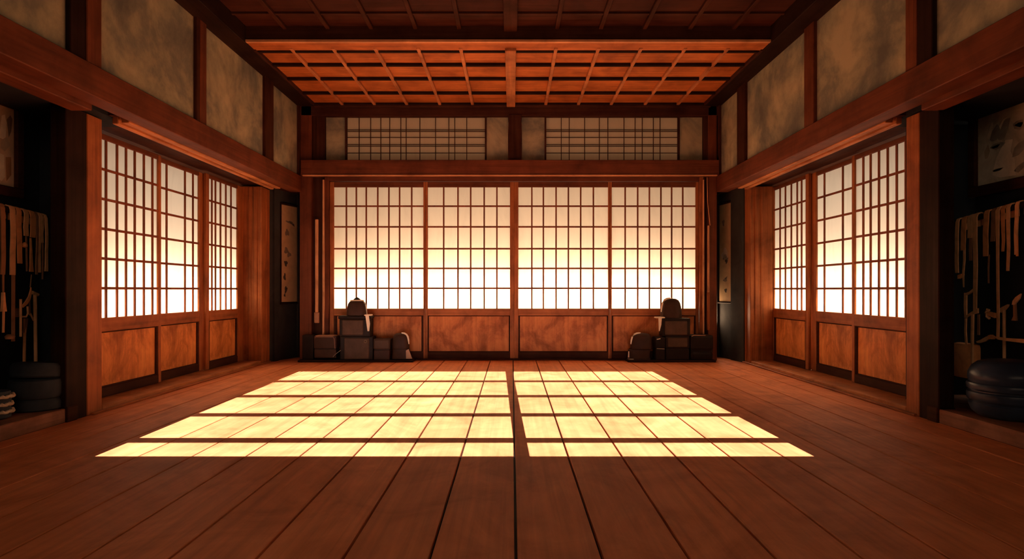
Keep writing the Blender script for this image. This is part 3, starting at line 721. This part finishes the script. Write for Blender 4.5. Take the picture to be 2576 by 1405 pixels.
t = thing('tied_cord', 'short knotted cord hanging beside the sickle in the left alcove', 'cord', tuple(ap(L_, 80, 805, 3.86)))
MB().tube([tuple(ap(L_, 74, 745, 3.86)), tuple(ap(L_, 75, 788, 3.86))], .006, 6).build('strand', STRAPD, t)
MB().tube([tuple(ap(L_, 75, 788, 3.86)), tuple(ap(L_, 79, 794, 3.86)), tuple(ap(L_, 84, 806, 3.86))], [.010, .007, .005], 6).build('loose_end', STRAP, t)
MB().ribbon([tuple(ap(L_, 42, 775, 3.86)), tuple(ap(L_, 43, 797, 3.86))], .02, .02, (0, 1, 0)).build('knot', STRAPD, t)

# tubs
def tub(label, x, y, zb, prof, mat, name, cat, lidp=None, tilt=None, rims=()):
    t = thing(name, label, cat, (x, y, zb))
    MB().lathe([(r, zb+z) for r, z in prof], x, y, 48).build('body', mat, t, True)
    if lidp: 
        o = MB().lathe(lidp, 0, 0, 48, tilt=tilt).build('lid', mat, None, True)
        o.parent = t; o.location = (0, 0, 0)
        return t, o
    return t
t, o = tub('dark navy canvas tub with a slanted padded lid on the left ledge', -3.57, 4.78, .105,
     [(.155, 0), (.172, .01), (.176, .06), (.166, .085), (.158, .09), (.168, .095), (.178, .12), (.178, .20), (.172, .225), (.158, .235), (.1, .24)], CANVAS, 'canvas_tub', 'tub',
     [(.150, .0), (.166, .012), (.170, .05), (.168, .085), (.152, .108), (.10, .118), (.03, .12)], Matrix.Rotation(math.radians(-7), 3, 'X'))
o.location = (0, 0, .235)
MB().tube([(-3.57+.168*math.cos(a), 4.78+.168*math.sin(a), .105+.235+.102-.02*abs(a-.6)) for a in (0.1, .4, .7, 1.0, 1.3)], .006, 8).build('cream_piping', plain('tub_piping', (.40, .24, .15)), t, True)
tub('glossy navy ribbed round jar on the right ledge', 3.50, 4.45, .105,
    [(.17, 0), (.205, .012), (.235, .04), (.25, .075), (.255, .095), (.245, .105), (.247, .112), (.262, .125), (.266, .155), (.262, .175), (.250, .183), (.25, .19), (.264, .20), (.267, .225), (.262, .24), (.250, .246), (.252, .253), (.258, .27), (.256, .31), (.235, .355), (.20, .385), (.15, .40), (.06, .405)], LACQ, 'ribbed_jar', 'jar')
t = tub('small dark pot with cream cord bands at the left picture edge', -3.60, 4.405, .105,
    [(.08, 0), (.105, .01), (.11, .05), (.10, .1), (.112, .15), (.10, .19), (.03, .20)], CANVAS, 'corded_pot', 'pot')
BEAD = plain('bead_cream', (.5, .42, .3))
for zz, rr in ((.155, .110), (.205, .104), (.26, .112)):
    m = MB().tube([(-3.60+(rr+.004)*math.cos(2*PI*i/48), 4.405+(rr+.004)*math.sin(2*PI*i/48), zz+.004*math.sin(i*2)) for i in range(49)], [.010+.004*(i % 2) for i in range(49)], 8)
    m.build('cream_cord', BEAD, t, True)

# right alcove straps
G = 'straps on the right hanging rail'
strap(R_, 'narrow tan strap at the left end of the right rail', 2404, 2412, 548, 686, STRAP, group=G)
def f2(t, a, b, wy):
    MB().ribbon([tuple(ap(R_, u, v)) for u, v in ((2426, 628), (2426, 655), (2423, 690), (2424, 722))], [.022, .02, .018, .008], .007, (0, 1, 0)).build('thin_tail', STRAP, t)
    p, q = ap(R_, 2422, 690), ap(R_, 2413, 696)
    MB().ribbon([tuple(p), tuple(q)], [.012, .03], .03, (0, 0, 1)).build('toggle', STRAPO, t)
strap(R_, 'bright flat blade cover with a trailing cord on the right rail', 2419, 2430, 545, 629, STRAPO, extra=f2, group=G)
strap(R_, 'short broad loop third from the left end of the right rail', 2435, 2446, 543, 598, STRAP, extra=tail(R_, 2442, 598, 655, STRAPD, .03), group=G)
def f4(t, a, b, wy):
    ps = [(2456, 735), (2429, 748), (2429, 796), (2437, 790), (2459, 780)]
    MB().ribbon([tuple(ap(R_, u, v)) for u, v in ((2452, 726), (2440, 736), (2430, 740))], .02, .012, (0, 0, 1)).build('buckle_arm', STRAP, t)
    MB().ribbon([tuple(ap(R_, 2429.5, 736)), tuple(ap(R_, 2429, 770)), tuple(ap(R_, 2430, 799))], [.026, .028, .022], .012, (0, 1, 0)).build('buckle_bar', STRAP, t)
    MB().ribbon([tuple(ap(R_, u, v)) for u, v in ((2432, 795), (2444, 788), (2461, 781))], [.016, .022, .04], .012, (0, 0, 1)).build('buckle_arm', STRAP, t)
strap(R_, 'long tan belt with a square buckle loop on the right rail', 2448, 2459, 540, 785, STRAP, wid=lambda f: 1-.25*f, extra=f4, group=G)
strap(R_, 'broad rust blade cover in the middle of the right rail', 2475, 2487, 535, 644, STRAPO, extra=tail(R_, 2488, 640, 712, STRAPD, .012, u2=2487), group=G)
strap(R_, 'dim doubled loop right of the broad rust cover on the right rail', 2494, 2504, 533, 607, STRAPD, group=G)
def f7(t, a, b, wy):
    MB().ribbon([tuple(ap(R_, 2511, 850)), tuple(ap(R_, 2530, 853)), tuple(ap(R_, 2585, 858))], [.02, .022, .03], .012, (0, 0, 1)).build('cross_arm', STRAP, t)
strap(R_, 'longest strap on the right rail ending in a sideways arm', 2506, 2515, 516, 852, STRAP, wid=lambda f: 1 - .35*min(1, f*3), extra=f7, group=G)
strap(R_, 'rust strap between the longest strap and the curled tan strap', 2519, 2528, 520, 632, STRAPO, wid=lambda f: 1-.4*f, group=G)
strap(R_, 'curled tan strap second from the right picture edge', 2532, 2541, 509, 681, STRAP, wid=lambda f: 1-.35*f, group=G)
strap(R_, 'tan strap closest to the right picture edge on the right rail', 2553, 2562, 505, 640, STRAP, wid=lambda f: 1-.2*f, extra=tail(R_, 2559, 540, 644, STRAPO, .02), group=G)
# lower right tools
t = thing('cloth_pouch', 'rounded rust pouch hanging low beside the navy jar', 'pouch', tuple(ap(R_, 2418, 950)))
c = ap(R_, 2418, 906); hw = abs(ap(R_, 2393, 906).y-ap(R_, 2443, 906).y)/2; hh = abs(ap(R_, 2418, 862).z-ap(R_, 2418, 950).z)/2
MB().box(c.x-.01, c.x+.09, c.y-hw, c.y+hw, c.z-hh, c.z+hh, .035).build('bag', STRAPO, t, True)
MB().ribbon([tuple(ap(R_, 2430, 800)), tuple(ap(R_, 2429, 830)), tuple(ap(R_, 2431, 866))], .018, .01, (0, 1, 0)).build('cord', STRAP, t)
t = thing('thin_rod', 'thin tan rod hanging under the square buckle loop', 'rod', tuple(ap(R_, 2446, 915)))
MB().ribbon([tuple(ap(R_, 2447, 788)), tuple(ap(R_, 2446, 850)), tuple(ap(R_, 2446, 914))], [.022, .02, .014], .014, (0, 1, 0)).build('shaft', STRAP, t)
MB().ribbon([tuple(ap(R_, 2462, 790)), tuple(ap(R_, 2462, 842))], .02, .01, (0, 1, 0)).build('side_tab', STRAPD, t)
Lb = R_['La']-.04
t = thing('hand_axe', 'slim hand axe standing behind the navy jar, wedge head up', 'axe', (Lb, sY(2527, Lb), .105))
MB().tube([(Lb, sY(2527, Lb), .105), (Lb, sY(2526, Lb), sZ(2526, 772, Lb))], .012, 10).build('handle', STRAP, t, True)
pts, e = blade_pts(R_, [(2516, 783), (2516, 778), (2526, 772), (2540, 765), (2539, 770), (2531, 780), (2525, 786)], .02, R_['La']-.03)
MB().prism(pts, e).build('head', STEEL, t)
t = thing('sickle', 'small sickle with upturned blade near the right picture edge', 'sickle', tuple(ap(R_, 2553, 807)))
pts, e = blade_pts(R_, [(2549, 766), (2551, 756), (2558, 747), (2571, 738), (2568, 750), (2560, 760), (2555, 766)], .012)
MB().prism(pts, e).build('blade', STEEL, t)
MB().ribbon([tuple(ap(R_, 2553, 764)), tuple(ap(R_, 2554, 795)), tuple(ap(R_, 2552, 806))], [.02, .022, .045], .014, (0, 1, 0)).build('handle', STRAPD, t)
t = thing('wooden_hook', 'small rust hook between the long belt and the longest strap', 'hook', tuple(ap(R_, 2485, 800)))
MB().tube([tuple(ap(R_, u, v)) for u, v in ((2489, 800), (2483, 796), (2481, 786), (2484, 778), (2488, 780))], .011, 8).build('curl', STRAP, t, True)
MB().ribbon([tuple(ap(R_, 2488, 788)), tuple(ap(R_, 2504, 793))], [.03, .04], .02, (0, 0, 1)).build('block', STRAPO, t)
t = thing('curved_knife', 'pale curved knife low on the wall above the navy jar', 'knife', tuple(ap(R_, 2475, 861)))
pts, e = blade_pts(R_, [(2459, 858), (2470, 854), (2484, 846), (2491, 844), (2493, 851), (2482, 858), (2468, 862), (2461, 862)], .012)
MB().prism(pts, e).build('blade', STRAP, t)
pts, e = blade_pts(R_, [(2490, 843), (2498, 841), (2508, 848), (2502, 853), (2492, 852)], .018)
MB().prism(pts, e).build('grip', STRAPO, t)

# framed pictures
def picture(P, label, u_edge, vt, vb, width, fw, marks, tint):
    s, L = P['s'], P['La']-.005
    Y1 = sY(u_edge, L); zt, zb = sZ(u_edge, vt, L), sZ(u_edge, vb, L); Y0 = Y1-width
    pc = thing('framed_picture', label, 'picture', (s*L, (Y0+Y1)/2, zb-fw))
    m = MB()
    for (a, b, c_, d) in ((Y0-fw, Y1+fw, zt, zt+fw), (Y0-fw, Y1+fw, zb-fw, zb), (Y0-fw, Y0, zb, zt), (Y1, Y1+fw, zb, zt)):
        m.box(s*(L-.04), s*L, a, b, c_, d, .008)
    m.build('frame', wood('dark', 'y'), pc)
    MB().box(s*(L-.012), s*L, Y0, Y1, zb, zt).build('painting', tint, pc)
    for (lst, mt) in marks:
        pts = [(s*(L-.0125), sY(u, L), sZ(u, v, L)) for u, v in lst]
        MB().prism(pts, (-s*.001, 0, 0)).build('brush_stroke', mt, pc)
PT1 = plain('painting_tan', (.60, .55, .42), .85, .35, 4)
PT2 = plain('painting_tan_warm', (.62, .45, .30), .85, .3, 4)
GREYW = plain('grey_wash', (.33, .31, .26), .9, .25, 8)
PALEW = plain('pale_wash', (.85, .76, .58), .9, .15, 8)
picture(L_, 'framed picture with pale vase shapes in the left alcove', 31, 276, 472, .8, .075,
        [([(0, 290), (8, 288), (12, 310), (10, 345), (3, 350), (-6, 345)], PALEW), ([(-4, 385), (6, 390), (8, 445), (0, 455), (-8, 450)], PALEW),
         ([(13, 300), (22, 290), (27, 300), (24, 330), (18, 345)], INKMID), ([(0, 352), (14, 345), (22, 365), (8, 380), (-3, 372)], INKPALE), ([(10, 395), (24, 395), (24, 440), (12, 455)], plain('rose_wash', (.42, .22, .12), .9))], PT2)
picture(R_, 'framed picture of grey brushed leaves in the right alcove', 2464, 295, 469, .85, .085,
        [([(2488, 345), (2494, 322), (2500, 306), (2503, 316), (2497, 338), (2490, 350)], PALEW),
         ([(2494, 352), (2500, 330), (2512, 312), (2518, 318), (2520, 340), (2510, 352), (2500, 356)], GREYW),
         ([(2514, 350), (2520, 325), (2530, 300), (2546, 296), (2540, 325), (2530, 348), (2520, 352)], GREYW),
         ([(2518, 318), (2528, 300), (2540, 293), (2530, 304), (2521, 326)], PALEW),
         ([(2494, 372), (2504, 362), (2522, 357), (2534, 358), (2524, 370), (2508, 377)], GREYW),
         ([(2498, 371), (2506, 366), (2522, 360), (2514, 370), (2504, 374)], PALEW),
         ([(2480, 382), (2490, 362), (2494, 380), (2488, 398), (2482, 400)], INKPALE),
         ([(2510, 400), (2520, 378), (2534, 352), (2552, 350), (2546, 380), (2556, 400), (2560, 440), (2520, 446), (2500, 440)], PALEW),
         ([(2552, 312), (2562, 304), (2576, 300), (2580, 316), (2570, 326), (2556, 324)], GREYW),
         ([(2556, 316), (2566, 308), (2580, 306), (2572, 320)], PALEW),
         ([(2556, 372), (2566, 360), (2580, 352), (2580, 376), (2566, 390), (2550, 396)], GREYW),
         ([(2554, 430), (2564, 418), (2580, 406), (2580, 420), (2566, 434)], GREYW),
         ([(2500, 428), (2514, 424), (2530, 420), (2520, 428), (2504, 433)], INKPALE)], PT1)

# ------------------------------------------------------------------ light
def lamp(name, kind, loc, rot, energy, color, size=None, sy=None, angle=None, spread=None):
    l = bpy.data.lights.new(name, kind); l.energy = energy; l.color = color
    if kind == 'AREA':
        l.shape = 'RECTANGLE'; l.size = size; l.size_y = sy
        if spread: l.spread = spread
    if angle is not None: l.angle = angle
    o = bpy.data.objects.new(name, l); COL.objects.link(o); o.location = loc; o.rotation_euler = rot
    return o
sun_dir = Vector((-.025, 1, -T)).normalized()
o = lamp('sun', 'SUN', (0, -6, 6), (0, 0, 0), 42, (1, .96, .97), angle=math.radians(.06))
o.rotation_euler = sun_dir.to_track_quat('-Z', 'Y').to_euler()
def aim(o, d): o.rotation_euler = Vector(d).to_track_quat('-Z', 'Y').to_euler()
# area lamps added outside the paper doors to stand in for daylight
GB = (1, .62, .36); EB = (1, .72, .45); GS = (1, .68, .43); ES = (1, .84, .64)
aim(lamp('low_fill_back', 'AREA', (.05, 9.52, .66), (0, 0, 0), 205, GB, 6.0, .3), (0, -1, .25))
aim(lamp('high_fill_back', 'AREA', (.05, 12.5, 2.2), (0, 0, 0), 84, EB, 7.0, 3.0), (0, -1, -.1))
for nm, sg, x in (('left', 1, -4.08), ('right', -1, 3.98)):
    aim(lamp('low_fill_'+nm, 'AREA', (x, 7.15, .66), (0, 0, 0), 88, GS, 3.2, .3), (sg, 0, .25))
    aim(lamp('high_fill_'+nm, 'AREA', (x - sg*2.2, 7.2, 2.0), (0, 0, 0), 46, ES, 4.5, 3.0), (sg, 0, -.1))
W = bpy.data.worlds.new('World'); S.world = W; W.use_nodes = True
bg = W.node_tree.nodes['Background']; bg.inputs[0].default_value = (1, .66, .42, 1); bg.inputs[1].default_value = 3.0

# ------------------------------------------------------------------ camera
cam = bpy.data.cameras.new('camera'); co = bpy.data.objects.new('camera', cam); COL.objects.link(co)
cam.sensor_width = 36; cam.lens = 36*F/2576
cam.shift_x = 0; cam.shift_y = (CV-702.5)/2576
co.location = (0, 0, EYE); co.rotation_euler = (PI/2, 0, 0)
cam.clip_start = .05; cam.clip_end = 60
S.camera = co
S.view_settings.view_transform = 'Standard'; S.view_settings.look = 'None'
S.view_settings.gamma = 1; S.view_settings.exposure = 0; S.view_settings.use_curve_mapping = False
try:
    S.cycles.max_bounces = 12; S.cycles.diffuse_bounces = 8; S.cycles.sample_clamp_indirect = 6
except Exception: pass
